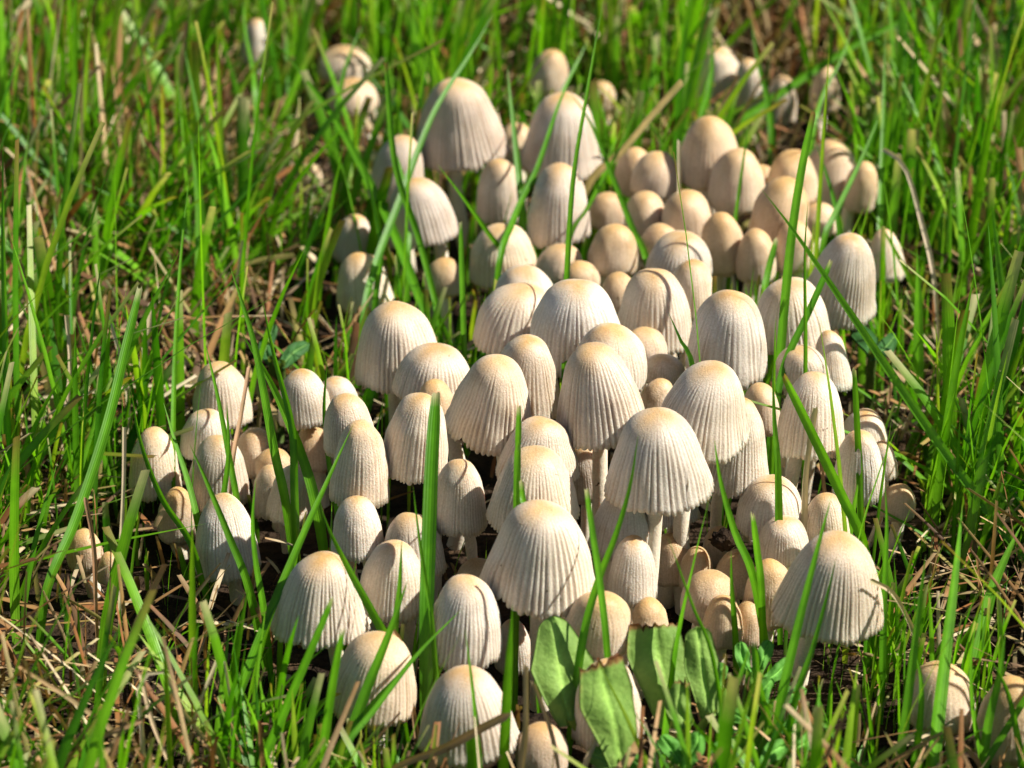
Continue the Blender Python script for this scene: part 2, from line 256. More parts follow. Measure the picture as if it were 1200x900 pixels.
(1.94,0.6,1,[(49.3,-173.0,-1.0),(49.2,-172.0,4.4),(48.4,-167.5,13.0),(46.4,-163.6,20.0),(45.8,-160.0,26.8)],'pale-tipped blade below the egg-shaped cap'),
(1.93,0.5,0,[(66.8,-180.3,-1.0),(65.4,-178.0,6.5),(61.8,-171.7,11.9),(58.3,-167.5,14.9),(58.1,-163.0,19.6)],'bent blade at the foot of the lower right bell'),
(1.77,0.6,0,[(72.3,-175.1,-1.0),(72.6,-174.0,4.8),(74.6,-166.8,18.2),(76.6,-159.3,32.4),(78.0,-154.0,42.4)],'upright blade left of the cream bottom right egg'),
(1.92,0.6,0,[(87.7,-177.5,-1.0),(88.1,-176.0,6.1),(89.4,-170.8,15.1),(91.7,-166.0,23.4),(92.8,-162.0,30.3)],'bowed blade before the corner egg, left of its middle'),
(1.59,0.5,0,[(96.1,-181.0,-1.0),(95.5,-179.0,8.1),(94.3,-174.6,15.6),(92.5,-170.5,22.5),(89.4,-167.0,27.8)],'blade leaning left across the corner egg'),
(1.45,0.65,0,[(75.2,-173.4,-1.0),(75.7,-172.0,6.3),(76.9,-168.4,13.6),(77.2,-164.9,20.8),(75.9,-162.0,26.6)],'thin blade over the left of the cream bottom right egg'),
(1.29,0.55,0,[(89.3,-171.5,-1.0),(88.7,-170.0,6.9),(87.1,-165.9,15.7),(86.7,-161.8,24.5),(88.0,-158.0,32.6)],'thin blade touching the right of the cream bottom right egg'),
(1.59,0.5,0,[(-62.0,-106.7,-1.0),(-65.9,-102.0,14.5),(-72.4,-94.1,21.2),(-77.2,-85.6,29.7),(-79.9,-77.0,39.2)],'blade leaning left before the leftmost tan-topped cap'),
(1.42,0.65,0,[(-62.6,-98.7,-1.0),(-61.7,-96.0,11.1),(-60.0,-90.7,20.3),(-59.0,-86.3,28.0),(-59.4,-81.0,37.3)],'blade standing before the striped-shadow cap'),
(1.61,0.55,0,[(-35.2,-93.9,-1.0),(-36.5,-90.0,15.9),(-38.3,-84.6,25.1),(-39.3,-79.3,34.4),(-38.6,-74.0,43.7)],'slim blade between the sunlit-rim dome and the pale bells'),
(1.51,0.6,0,[(-47.4,-137.2,-1.0),(-48.8,-134.0,17.3),(-50.4,-130.2,26.8),(-51.0,-127.1,34.6),(-50.3,-124.0,42.5)],'upright blade right of the tall smooth left cap'),
(1.63,0.5,0,[(-32.9,7.8,-1.0),(-32.2,14.0,15.5),(-31.2,23.3,22.2),(-32.6,32.6,29.2),(-36.0,44.0,37.6)],'thin blade before the dark sunken caps'),
(1.66,0.45,0,[(-25.2,24.6,-1.0),(-25.0,32.0,18.2),(-24.8,41.7,25.1),(-27.0,51.7,32.0),(-31.0,62.0,38.9)],'blade before the dark cap in full shade'),
(1.74,0.5,0,[(5.9,68.8,-1.0),(8.6,80.0,26.7),(10.8,89.1,32.2),(14.8,98.9,37.6),(19.8,110.0,43.7)],'short blade beside the crown of the large back bell'),
(1.99,0.5,0,[(45.2,84.3,-1.0),(48.0,95.0,25.1),(50.6,104.8,30.5),(52.0,114.3,36.2),(51.3,125.0,42.7)],'upright blade before the blurred top right dome'),
(1.99,0.45,0,[(67.3,87.0,-1.0),(66.7,95.0,20.4),(66.1,104.9,28.1),(63.8,115.0,35.9),(62.4,125.0,43.9)],'upright blade before the blurred pale clasped cap'),
(1.76,0.6,0,[(73.3,79.9,-1.0),(76.5,90.0,24.8),(79.9,101.1,32.0),(84.9,110.8,37.6),(88.7,120.0,43.4)],'leaning blade before the blurred pink-white cap'),
(1.78,0.5,0,[(-45.4,90.0,-1.0),(-45.0,100.0,23.0),(-44.7,109.6,28.5),(-42.8,119.6,34.1),(-39.3,130.0,39.6)],'blade before the blurred pair at the top left'),
(1.79,0.5,0,[(-64.9,98.7,-1.0),(-66.5,110.0,26.0),(-67.8,120.0,31.5),(-70.1,130.1,37.2),(-71.3,140.0,43.0)],'blade left of the blurred slender cap'),
(2.06,0.55,0,[(37.7,-185.1,-1.0),(38.0,-183.0,7.9),(39.0,-176.4,18.7),(42.6,-171.1,26.5),(44.5,-168.0,31.2)],'arched blade in the bottom grass below the frayed button'),
]
STRAWS = [  # width, tone, mown tip, points from root to tip (mm), label
(1.15,0.1,1,[(-114.5,-33.0,3.0),(-108.6,-32.0,12.0),(-96.9,-30.1,12.8),(-84.6,-28.1,13.9),(-71.3,-26.0,13.0)],'pale straw lying level left of the pale leaning dome'),
(1.13,0.05,1,[(-87.6,-46.7,3.0),(-82.4,-44.0,14.0),(-76.5,-41.0,18.3),(-70.0,-38.0,21.5)],'short white straw slanting up to the pale leaning dome'),
(1.33,0.1,1,[(-84.4,-46.0,8.6),(-85.7,-37.3,19.0),(-88.4,-30.3,27.2),(-90.5,-26.0,32.1)],'white upright straw in the left grass'),
(1.72,0.35,1,[(-83.5,-36.0,10.9),(-82.4,-30.0,21.7),(-80.6,-24.0,32.6)],'broad grey straw standing behind the white upright one'),
(1.13,0.4,1,[(-98.8,-54.1,3.0),(-98.3,-50.0,13.9),(-97.3,-41.7,25.4),(-98.3,-35.0,34.7)],'slim tan straw upright near the left edge'),
(1.11,0.1,1,[(-68.6,-177.8,3.0),(-68.9,-176.0,18.4),(-69.1,-174.4,26.2),(-64.8,-173.3,28.9),(-61.9,-171.6,19.4),(-57.6,-170.0,11.2)],'white straw bent sharply at the bottom left'),
(2.18,0.7,1,[(-29.0,-184.9,3.0),(-22.8,-186.0,14.6),(-12.5,-187.8,20.9),(-6.2,-189.0,25.7),(-0.8,-190.0,29.6)],'thick brown straw lying at the bottom before the big cap'),
(0.97,0.2,1,[(-62.4,-168.0,3.7),(-59.4,-165.4,15.4),(-55.3,-163.0,25.3)],'pale straw leaning right at the bottom left'),
(0.80,0.15,1,[(-53.6,-170.0,5.0),(-52.8,-167.6,14.9),(-54.0,-165.0,25.6)],'thin pale straw standing by the leaning one'),
(1.02,0.3,1,[(-78.9,-124.0,7.3),(-78.1,-119.8,24.7),(-77.2,-116.5,38.4),(-76.8,-114.0,48.6)],'tall slim straw beside the tiny brown button'),
(1.19,0.85,1,[(-82.5,-131.6,3.0),(-82.7,-128.0,17.7),(-83.0,-123.9,27.0),(-84.6,-120.0,35.5)],'red-brown straw before the yellow-cream button'),
(1.25,0.55,1,[(0.9,-184.6,3.0),(1.6,-184.0,13.3),(2.5,-183.1,23.0),(2.5,-182.0,35.2)],'upright tuft straw left of the broad leaves'),
(1.10,0.6,1,[(9.9,-184.8,3.0),(8.7,-183.0,12.7),(7.1,-180.7,20.5),(3.9,-178.0,29.0)],'brown straw leaning left below the broad leaves'),
(1.10,0.45,1,[(10.6,-186.9,3.0),(13.0,-185.0,14.0),(15.2,-183.4,19.5),(16.9,-182.0,24.1)],'short frayed straw leaning right below the broad leaves'),
(1.14,0.8,1,[(-18.0,-159.7,3.0),(-19.9,-156.0,17.2),(-21.2,-153.5,22.3),(-22.9,-152.0,24.8)],'short rust-brown straw behind the thin slanting blade'),
(1.16,0.3,1,[(81.8,-136.0,8.7),(74.2,-144.2,27.2),(68.6,-148.0,33.3)],'fallen tan straw right of the lower right bell'),
(1.21,0.25,1,[(100.0,-1.3,3.0),(98.6,8.0,22.8),(96.5,21.3,32.0),(93.4,34.0,40.7),(88.8,40.0,42.6)],'arching pale straw right of the upper eggs'),
(2.06,0.3,1,[(14.2,71.3,3.0),(19.1,65.0,22.8),(26.7,55.2,35.4),(32.8,46.1,47.8),(40.1,35.0,62.1)],'blurred frayed straw behind the brown eggs'),
(1.01,0.15,1,[(40.3,22.4,3.0),(40.0,26.0,23.2),(39.7,29.8,34.8),(39.6,34.0,47.4)],'dry upright blade before the cream button'),
(1.40,0.3,1,[(60.2,-104.5,3.0),(60.1,-103.0,15.1),(60.0,-100.0,29.4),(61.6,-97.0,43.6)],'papery tan straw before the sunlit-edged cap'),
(0.89,0.75,1,[(66.6,-89.6,3.0),(65.8,-88.0,14.8),(64.4,-85.6,25.6),(62.0,-83.0,37.3)],'dark reddish straw over the sunlit-edged cap'),
(1.10,0.75,1,[(-60.3,-84.5,3.0),(-59.3,-76.0,19.4),(-58.1,-65.5,25.2),(-56.8,-54.0,31.7)],'dark brown straw crossing the pale leaning dome'),
(1.11,0.5,1,[(-62.8,-179.0,9.1),(-66.7,-175.9,18.4),(-68.9,-173.0,27.7)],'tan straw leaning left at the bottom left'),
(1.27,0.75,1,[(-85.7,-180.0,10.7),(-77.7,-178.0,16.3),(-69.0,-176.0,19.4)],'brown flat straw lying at the bottom left'),
]
WEEDS = [  # name, label, category, leaves: (points base to tip, left widths, right widths, torn)
('broadleaf_weed','torn fleshy-leaved weed in front of the widest bell','weed',[([(11.0,-166.0,12.0),(9.7,-161.9,17.8),(8.9,-158.0,23.2),(7.8,-154.0,28.9)],[1.9,5.3,4.9,2.3],[1.9,7.5,4.2,2.3],0),([(20.4,-184.0,15.2),(19.1,-182.2,22.0),(17.5,-180.5,27.8),(16.4,-179.0,33.5)],[2.5,5.0,5.2,3.9],[3.4,5.6,5.6,4.7],1),([(30.9,-162.0,9.4),(29.4,-156.9,15.8),(28.1,-153.4,20.3),(27.5,-150.0,24.8)],[2.9,5.4,5.9,4.9],[3.3,5.2,5.6,4.6],1),([(37.9,-164.0,12.6),(36.2,-160.8,21.1),(35.2,-158.0,28.8)],[1.9,3.2,2.3],[1.9,3.6,2.3],0),([(20.4,-186.0,13.3),(17.6,-184.0,15.8),(13.9,-182.0,16.7)],[1.3,2.5,1.3],[1.3,2.5,1.3],0),([(33.1,-174.0,16.8),(31.1,-172.5,20.3),(31.8,-171.0,24.6)],[1.3,2.5,1.4],[1.3,2.5,1.4],1)]),
('creeping_weed','low curly bright green weed at the foot of the lower right bell','weed',[([(45.9,-154.0,15.5),(44.7,-151.8,17.4),(44.1,-149.0,20.2)],[0.5,1.5,1.0],[0.5,1.5,1.0],0),([(47.7,-152.0,14.7),(48.6,-150.0,17.3),(49.8,-148.0,19.9)],[0.5,1.5,1.0],[0.5,1.5,1.0],0),([(47.3,-158.0,16.5),(50.6,-156.1,17.3),(53.6,-154.0,19.4)],[0.5,1.5,1.0],[0.5,1.5,1.0],0),([(49.5,-162.0,13.3),(52.8,-160.4,15.1),(56.2,-159.0,15.6)],[0.5,1.6,1.0],[0.5,1.6,1.0],0),([(48.6,-164.0,13.6),(47.8,-161.8,16.6),(49.5,-160.0,18.7)],[0.5,1.5,1.0],[0.5,1.5,1.0],0),([(45.1,-168.0,13.3),(42.7,-166.5,14.6),(40.1,-165.0,14.8)],[0.5,1.6,1.0],[0.5,1.6,1.0],0),([(49.0,-170.0,12.7),(53.2,-167.9,13.2),(56.5,-166.0,14.3)],[0.5,1.6,1.1],[0.5,1.6,1.1],0),([(31.6,-182.0,12.0),(30.1,-179.9,15.3),(27.7,-178.0,17.5)],[0.6,1.9,1.3],[0.6,1.9,1.3],0),([(31.5,-184.0,13.3),(33.9,-181.6,16.8),(34.7,-180.0,19.5)],[0.6,1.9,1.3],[0.6,1.9,1.3],0),([(26.7,-186.0,13.3),(23.6,-184.2,15.3),(21.3,-183.0,15.9)],[0.6,1.9,1.3],[0.6,1.9,1.3],0),([(39.4,-184.0,13.3),(38.6,-181.9,15.7),(39.8,-180.0,17.6)],[0.6,1.9,1.3],[0.6,1.9,1.3],0),([(45.8,-182.0,12.9),(48.3,-179.8,14.9),(51.1,-178.0,15.6)],[0.6,1.9,1.3],[0.6,1.9,1.3],0),([(52.6,-176.0,12.8),(55.9,-173.8,13.6),(58.9,-172.0,13.6)],[0.6,1.8,1.1],[0.6,1.8,1.1],0),([(39.9,-160.0,14.9),(39.4,-157.9,17.4),(40.8,-156.0,19.5)],[0.5,1.6,1.1],[0.5,1.6,1.1],0),([(43.3,-172.0,11.7),(41.4,-170.4,12.5),(39.6,-169.0,12.8)],[0.5,1.4,1.0],[0.5,1.4,1.0],0)]),
('round_leaf_weed','blurred round yellow-green leaf at the right in the back','weed',[([(124.3,122.0,-4.7),(125.4,128.0,-2.3),(126.6,135.5,0.7),(127.5,140.0,2.5)],[1.4,5.5,6.0,1.8],[1.4,6.0,6.4,1.8],0)]),
('pale_leaf_weed','blurred pale green leaf at the top centre left','weed',[([(-41.7,240.0,-6.7),(-41.0,249.4,-3.5),(-39.7,260.0,0.1)],[2.6,6.1,3.6],[2.6,6.1,3.6],0)]),
('clover_sprig','small dark green clover leaf under the leaning pinkish bell','clover',[([(80.8,-28.0,21.1),(80.4,-19.2,21.0),(79.0,-10.0,20.5)],[0.8,2.7,1.9],[0.8,3.1,1.7],0),([(81.1,-28.0,21.1),(84.9,-21.3,20.6),(87.3,-16.0,20.8)],[0.8,1.9,1.2],[0.8,2.1,1.2],0)]),
('dark_leaf_weed','small dark rounded leaf in the left grass near crossing straws','weed',[([(-52.0,-25.0,17.1),(-49.4,-19.6,18.2),(-46.3,-15.0,18.1)],[1.0,1.9,1.2],[1.0,1.9,1.2],0),([(-54.2,-25.0,18.1),(-55.6,-21.2,19.9),(-53.9,-15.0,22.9)],[1.0,1.7,1.0],[1.0,1.7,1.0],0)]),
]

# ------------------------------------------------------------------ helpers
def mesh_np(name, V, Q, mat, attrs=None, smooth=True, T=None):
    V = np.asarray(V, np.float32)
    me = bpy.data.meshes.new(name)
    Q = np.asarray(Q, np.int32).reshape(-1, 4)
    T = np.zeros((0, 3), np.int32) if T is None else np.asarray(T, np.int32).reshape(-1, 3)
    me.vertices.add(len(V)); me.vertices.foreach_set("co", V.ravel())
    me.loops.add(Q.size + T.size)
    me.loops.foreach_set("vertex_index", np.concatenate([Q.ravel(), T.ravel()]))
    n = len(Q) + len(T)
    me.polygons.add(n)
    st = np.concatenate([np.arange(len(Q)) * 4, len(Q) * 4 + np.arange(len(T)) * 3]).astype(np.int32)
    me.polygons.foreach_set("loop_start", st)
    me.polygons.foreach_set("use_smooth", np.full(n, smooth, bool))
    me.update(calc_edges=True)
    for k, a in (attrs or {}).items():
        a = np.asarray(a, np.float32)
        if a.ndim == 2:
            if a.shape[1] == 3: a = np.concatenate([a, np.ones((len(a), 1), np.float32)], 1)
            at = me.attributes.new(k, 'FLOAT_COLOR', 'POINT'); at.data.foreach_set("color", a.ravel())
        else:
            at = me.attributes.new(k, 'FLOAT', 'POINT'); at.data.foreach_set("value", a)
    me.materials.append(mat)
    return me

def link(name, me, parent=None, label=None, cat=None, group=None, kind=None):
    o = bpy.data.objects.new(name, me)
    COL.objects.link(o)
    if parent is not None: o.parent = parent
    if label: o["label"] = label
    if cat: o["category"] = cat
    if group: o["group"] = group
    if kind: o["kind"] = kind
    return o

def spline(P, n):
    """Catmull-Rom through the points, n samples evenly by chord length."""
    P = np.asarray(P, float)
    E = np.concatenate([[2 * P[0] - P[1]], P, [2 * P[-1] - P[-2]]])
    out = []
    for i in range(len(P) - 1):
        a, b, c, d = E[i:i + 4]
        for t in np.linspace(0, 1, 12, endpoint=False):
            out.append(.5 * ((2 * b) + (c - a) * t + (2 * a - 5 * b + 4 * c - d) * t * t + (3 * b - a - 3 * c + d) * t ** 3))
    out.append(P[-1]); out = np.array(out)
    s = np.concatenate([[0], np.cumsum(np.linalg.norm(np.diff(out, axis=0), axis=1))])
    q = np.linspace(0, s[-1], n)
    return np.stack([np.interp(q, s, out[:, k]) for k in range(P.shape[1])], 1)

def sstep(x, a, b):
    t = np.clip((x - a) / (b - a), 0, 1)
    return t * t * (3 - 2 * t)

def grid_quads(nr, nc, closed=False, off=0):
    i, j = np.meshgrid(np.arange(nr - 1), np.arange(nc if closed else nc - 1), indexing='ij')
    j2 = (j + 1) % nc
    return np.stack([i * nc + j, i * nc + j2, (i + 1) * nc + j2, (i + 1) * nc + j], -1).reshape(-1, 4) + off

# ------------------------------------------------------------------ materials
def new_mat(name):
    m = bpy.data.materials.new(name); m.use_nodes = True
    nt = m.node_tree
    return m, nt, nt.nodes["Principled BSDF"], nt.nodes["Material Output"]

def tex_noise(nt, scale, detail=3.0, coord=None):
    n = nt.nodes.new("ShaderNodeTexNoise")
    n.inputs["Scale"].default_value = scale; n.inputs["Detail"].default_value = detail
    if coord is None:
        tc = nt.nodes.new("ShaderNodeTexCoord"); coord = tc.outputs["Object"]
    nt.links.new(coord, n.inputs["Vector"])
    return n

def ramp(nt, src, stops):
    r = nt.nodes.new("ShaderNodeValToRGB")
    el = r.color_ramp.elements
    while len(el) < len(stops): el.new(0.5)
    for e, (p, c) in zip(el, stops):
        e.position = p; e.color = (*c, 1)
    nt.links.new(src, r.inputs[0])
    return r

def mul_col(nt, a, b, fac=1.0):
    m = nt.nodes.new("ShaderNodeMix"); m.data_type = 'RGBA'; m.blend_type = 'MULTIPLY'
    m.inputs["Factor"].default_value = fac
    nt.links.new(a, m.inputs["A"]); nt.links.new(b, m.inputs["B"])
    return m.outputs["Result"]

def attr_col(nt, name="col"):
    a = nt.nodes.new("ShaderNodeAttribute"); a.attribute_name = name
    return a

def bump(nt, bsdf, h, strength, dist, prev=None):
    b = nt.nodes.new("ShaderNodeBump")
    b.inputs["Strength"].default_value = strength; b.inputs["Distance"].default_value = dist
    nt.links.new(h, b.inputs["Height"])
    if prev: nt.links.new(prev, b.inputs["Normal"])
    nt.links.new(b.outputs[0], bsdf.inputs["Normal"])
    return b.outputs[0]

def mat_flesh(name, rough, sss, grain, grain_scale):
    m, nt, p, out = new_mat(name)
    a = attr_col(nt)
    n1 = tex_noise(nt, 180, 4)
    r1 = ramp(nt, n1.outputs["Fac"], [(0.25, (.86, .84, .80)), (0.72, (1.06, 1.06, 1.05))])
    n2 = tex_noise(nt, 2600, 2)
    r2 = ramp(nt, n2.outputs["Fac"], [(0.32, (.86, .85, .82)), (0.68, (1.08, 1.08, 1.08))])
    c = mul_col(nt, a.outputs["Color"], r1.outputs["Color"])
    c = mul_col(nt, c, r2.outputs["Color"])
    # scattered flecks of soil stuck to the skin
    vf = nt.nodes.new("ShaderNodeTexVoronoi"); vf.inputs["Scale"].default_value = 230
    tcf = nt.nodes.new("ShaderNodeTexCoord")
    nd = tex_noise(nt, 700, 2)
    ad = nt.nodes.new("ShaderNodeVectorMath"); ad.operation = 'MULTIPLY_ADD'
    nt.links.new(nd.outputs["Color"], ad.inputs[0]); ad.inputs[1].default_value = (.004, .004, .004)
    oi = nt.nodes.new("ShaderNodeObjectInfo")
    of = nt.nodes.new("ShaderNodeVectorMath"); of.operation = 'ADD'
    nt.links.new(tcf.outputs["Object"], of.inputs[0]); nt.links.new(oi.outputs["Random"], of.inputs[1])
    nt.links.new(of.outputs[0], ad.inputs[2]); nt.links.new(ad.outputs[0], vf.inputs["Vector"])
    sx = nt.nodes.new("ShaderNodeSeparateColor"); nt.links.new(vf.outputs["Color"], sx.inputs[0])
    lt = nt.nodes.new("ShaderNodeMath"); lt.operation = 'LESS_THAN'; nt.links.new(sx.outputs[0], lt.inputs[0]); lt.inputs[1].default_value = .16
    ld = nt.nodes.new("ShaderNodeMapRange"); ld.inputs["From Min"].default_value = .10; ld.inputs["From Max"].default_value = .05
    nt.links.new(vf.outputs["Distance"], ld.inputs["Value"])
    fm = nt.nodes.new("ShaderNodeMath"); fm.operation = 'MULTIPLY'; nt.links.new(lt.outputs[0], fm.inputs[0]); nt.links.new(ld.outputs[0], fm.inputs[1])
    mf = nt.nodes.new("ShaderNodeMix"); mf.data_type = 'RGBA'
    nt.links.new(fm.outputs[0], mf.inputs["Factor"]); nt.links.new(c, mf.inputs["A"]); mf.inputs["B"].default_value = (.10, .055, .025, 1)
    c = mf.outputs["Result"]
    nt.links.new(c, p.inputs["Base Color"])
    p.inputs["Roughness"].default_value = rough
    p.inputs["Specular IOR Level"].default_value = 0.3
    p.inputs["Subsurface Weight"].default_value = sss
    p.inputs["Subsurface Radius"].default_value = (1.0, 0.55, 0.3)
    p.inputs["Subsurface Scale"].default_value = 0.0028
    n3 = tex_noise(nt, grain_scale, 2)
    b1 = bump(nt, p, n3.outputs["Fac"], 0.55, grain)
    v = nt.nodes.new("ShaderNodeTexVoronoi"); v.inputs["Scale"].default_value = grain_scale * 0.55
    tc = nt.nodes.new("ShaderNodeTexCoord"); nt.links.new(tc.outputs["Object"], v.inputs["Vector"])
    bump(nt, p, v.outputs["Distance"], 0.25, grain, b1)
    return m

M_CAP = mat_flesh("mushroom_cap_skin", 0.45, 0.40, 0.00020, 4200)
M_STEM = mat_flesh("mushroom_stem_flesh", 0.6, 0.25, 0.00015, 2200)
M_GILL = mat_flesh("mushroom_gills", 0.75, 0.0, 0.0001, 2000)

def mat_leafy(name, trans, rough, spec, vein=True):
    m, nt, p, out = new_mat(name)
    a = attr_col(nt)
    n1 = tex_noise(nt, 260, 3)
    r1 = ramp(nt, n1.outputs["Fac"], [(0.3, (.74, .80, .70)), (0.7, (1.12, 1.06, 1.1))])
    c = mul_col(nt, a.outputs["Color"], r1.outputs["Color"])
    nt.links.new(c, p.inputs["Base Color"])
    p.inputs["Roughness"].default_value = rough
    p.inputs["Specular IOR Level"].default_value = spec
    if vein:
        u = attr_col(nt, "across")
        ml = nt.nodes.new("ShaderNodeMath"); ml.operation = 'MULTIPLY'; ml.inputs[1].default_value = 31.4
        nt.links.new(u.outputs["Fac"], ml.inputs[0])
        sn = nt.nodes.new("ShaderNodeMath"); sn.operation = 'SINE'
        nt.links.new(ml.outputs[0], sn.inputs[0])
        bump(nt, p, sn.outputs[0], 0.22, 0.00008)
    else:
        bump(nt, p, tex_noise(nt, 900, 3).outputs["Fac"], 0.6, 0.0005)
    t = nt.nodes.new("ShaderNodeBsdfTranslucent")
    tcol = nt.nodes.new("ShaderNodeMix"); tcol.data_type = 'RGBA'; tcol.blend_type = 'MULTIPLY'
    tcol.inputs["Factor"].default_value = 1.0
    nt.links.new(c, tcol.inputs["A"]); tcol.inputs["B"].default_value = (1.25, 1.25, 0.55, 1)
    nt.links.new(tcol.outputs["Result"], t.inputs["Color"])
    mx = nt.nodes.new("ShaderNodeMixShader"); mx.inputs[0].default_value = trans
    nt.links.new(p.outputs[0], mx.inputs[1]); nt.links.new(t.outputs[0], mx.inputs[2])
    nt.links.new(mx.outputs[0], out.inputs["Surface"])
    return m

M_GRASS = mat_leafy("grass_blade", 0.48, 0.40, 0.32)
M_LEAF = mat_leafy("weed_leaf", 0.36, 0.6, 0.2, vein=False)
M_STRAW = mat_leafy("dry_straw", 0.18, 0.6, 0.25)

def mat_soil():
    m, nt, p, out = new_mat("soil")
    n1 = tex_noise(nt, 120, 6)
    r1 = ramp(nt, n1.outputs["Fac"], [(0.3, (.010, .007, .005)), (0.55, (.035, .022, .013)), (0.75, (.075, .045, .024))])
    nt.links.new(r1.outputs["Color"], p.inputs["Base Color"])
    p.inputs["Roughness"].default_value = 0.95
    p.inputs["Specular IOR Level"].default_value = 0.1
    bump(nt, p, tex_noise(nt, 500, 5).outputs["Fac"], 1.0, 0.003)
    return m
M_SOIL = mat_soil()

# ------------------------------------------------------------------ ground
def ground():
    fine = np.linspace(-0.7, 1.1, 150)
    far = np.array([1.4, 2, 3.5, 7, 15, 40.0])
    ys = np.concatenate([-far[::-1], fine, far]); xs = np.concatenate([-far[::-1], fine - 0.2, far])
    X, Y = np.meshgrid(xs, ys)
    Z = np.zeros_like(X)
    for i in range(X.shape[0]):
        for j in range(X.shape[1]):
            x, y = X[i, j], Y[i, j]
            if abs(x) < 1.2 and abs(y) < 1.2:
                Z[i, j] = 0.004 * mnoise.noise((x * 18, y * 18, 0)) + 0.0025 * mnoise.noise((x * 60, y * 60, 3)) - 0.003
    V = np.stack([X.ravel(), Y.ravel(), Z.ravel()], 1)
    link("ground", mesh_np("ground", V, grid_quads(*X.shape), M_SOIL), kind="structure",
         label="dark brown soil under the lawn")
ground()

# ------------------------------------------------------------------ mushrooms
PROF = {
    'bell': [(0, 1), (.21, .985), (.39, .93), (.54, .83), (.67, .67), (.78, .48), (.875, .28), (.945, .11), (1.0, 0)],
    'dome': [(0, 1), (.24, .98), (.46, .915), (.645, .80), (.785, .64), (.885, .45), (.95, .26), (.985, .11), (1.0, 0)],
    'egg':  [(0, 1), (.24, .98), (.47, .92), (.67, .815), (.83, .67), (.94, .49), (.99, .30), (1.0, .14), (.955, 0)],
}
CREAM = np.array([.665, .59, .505]); TAN = np.array([.46, .27, .085]); HONEY = np.array([.57, .39, .19])

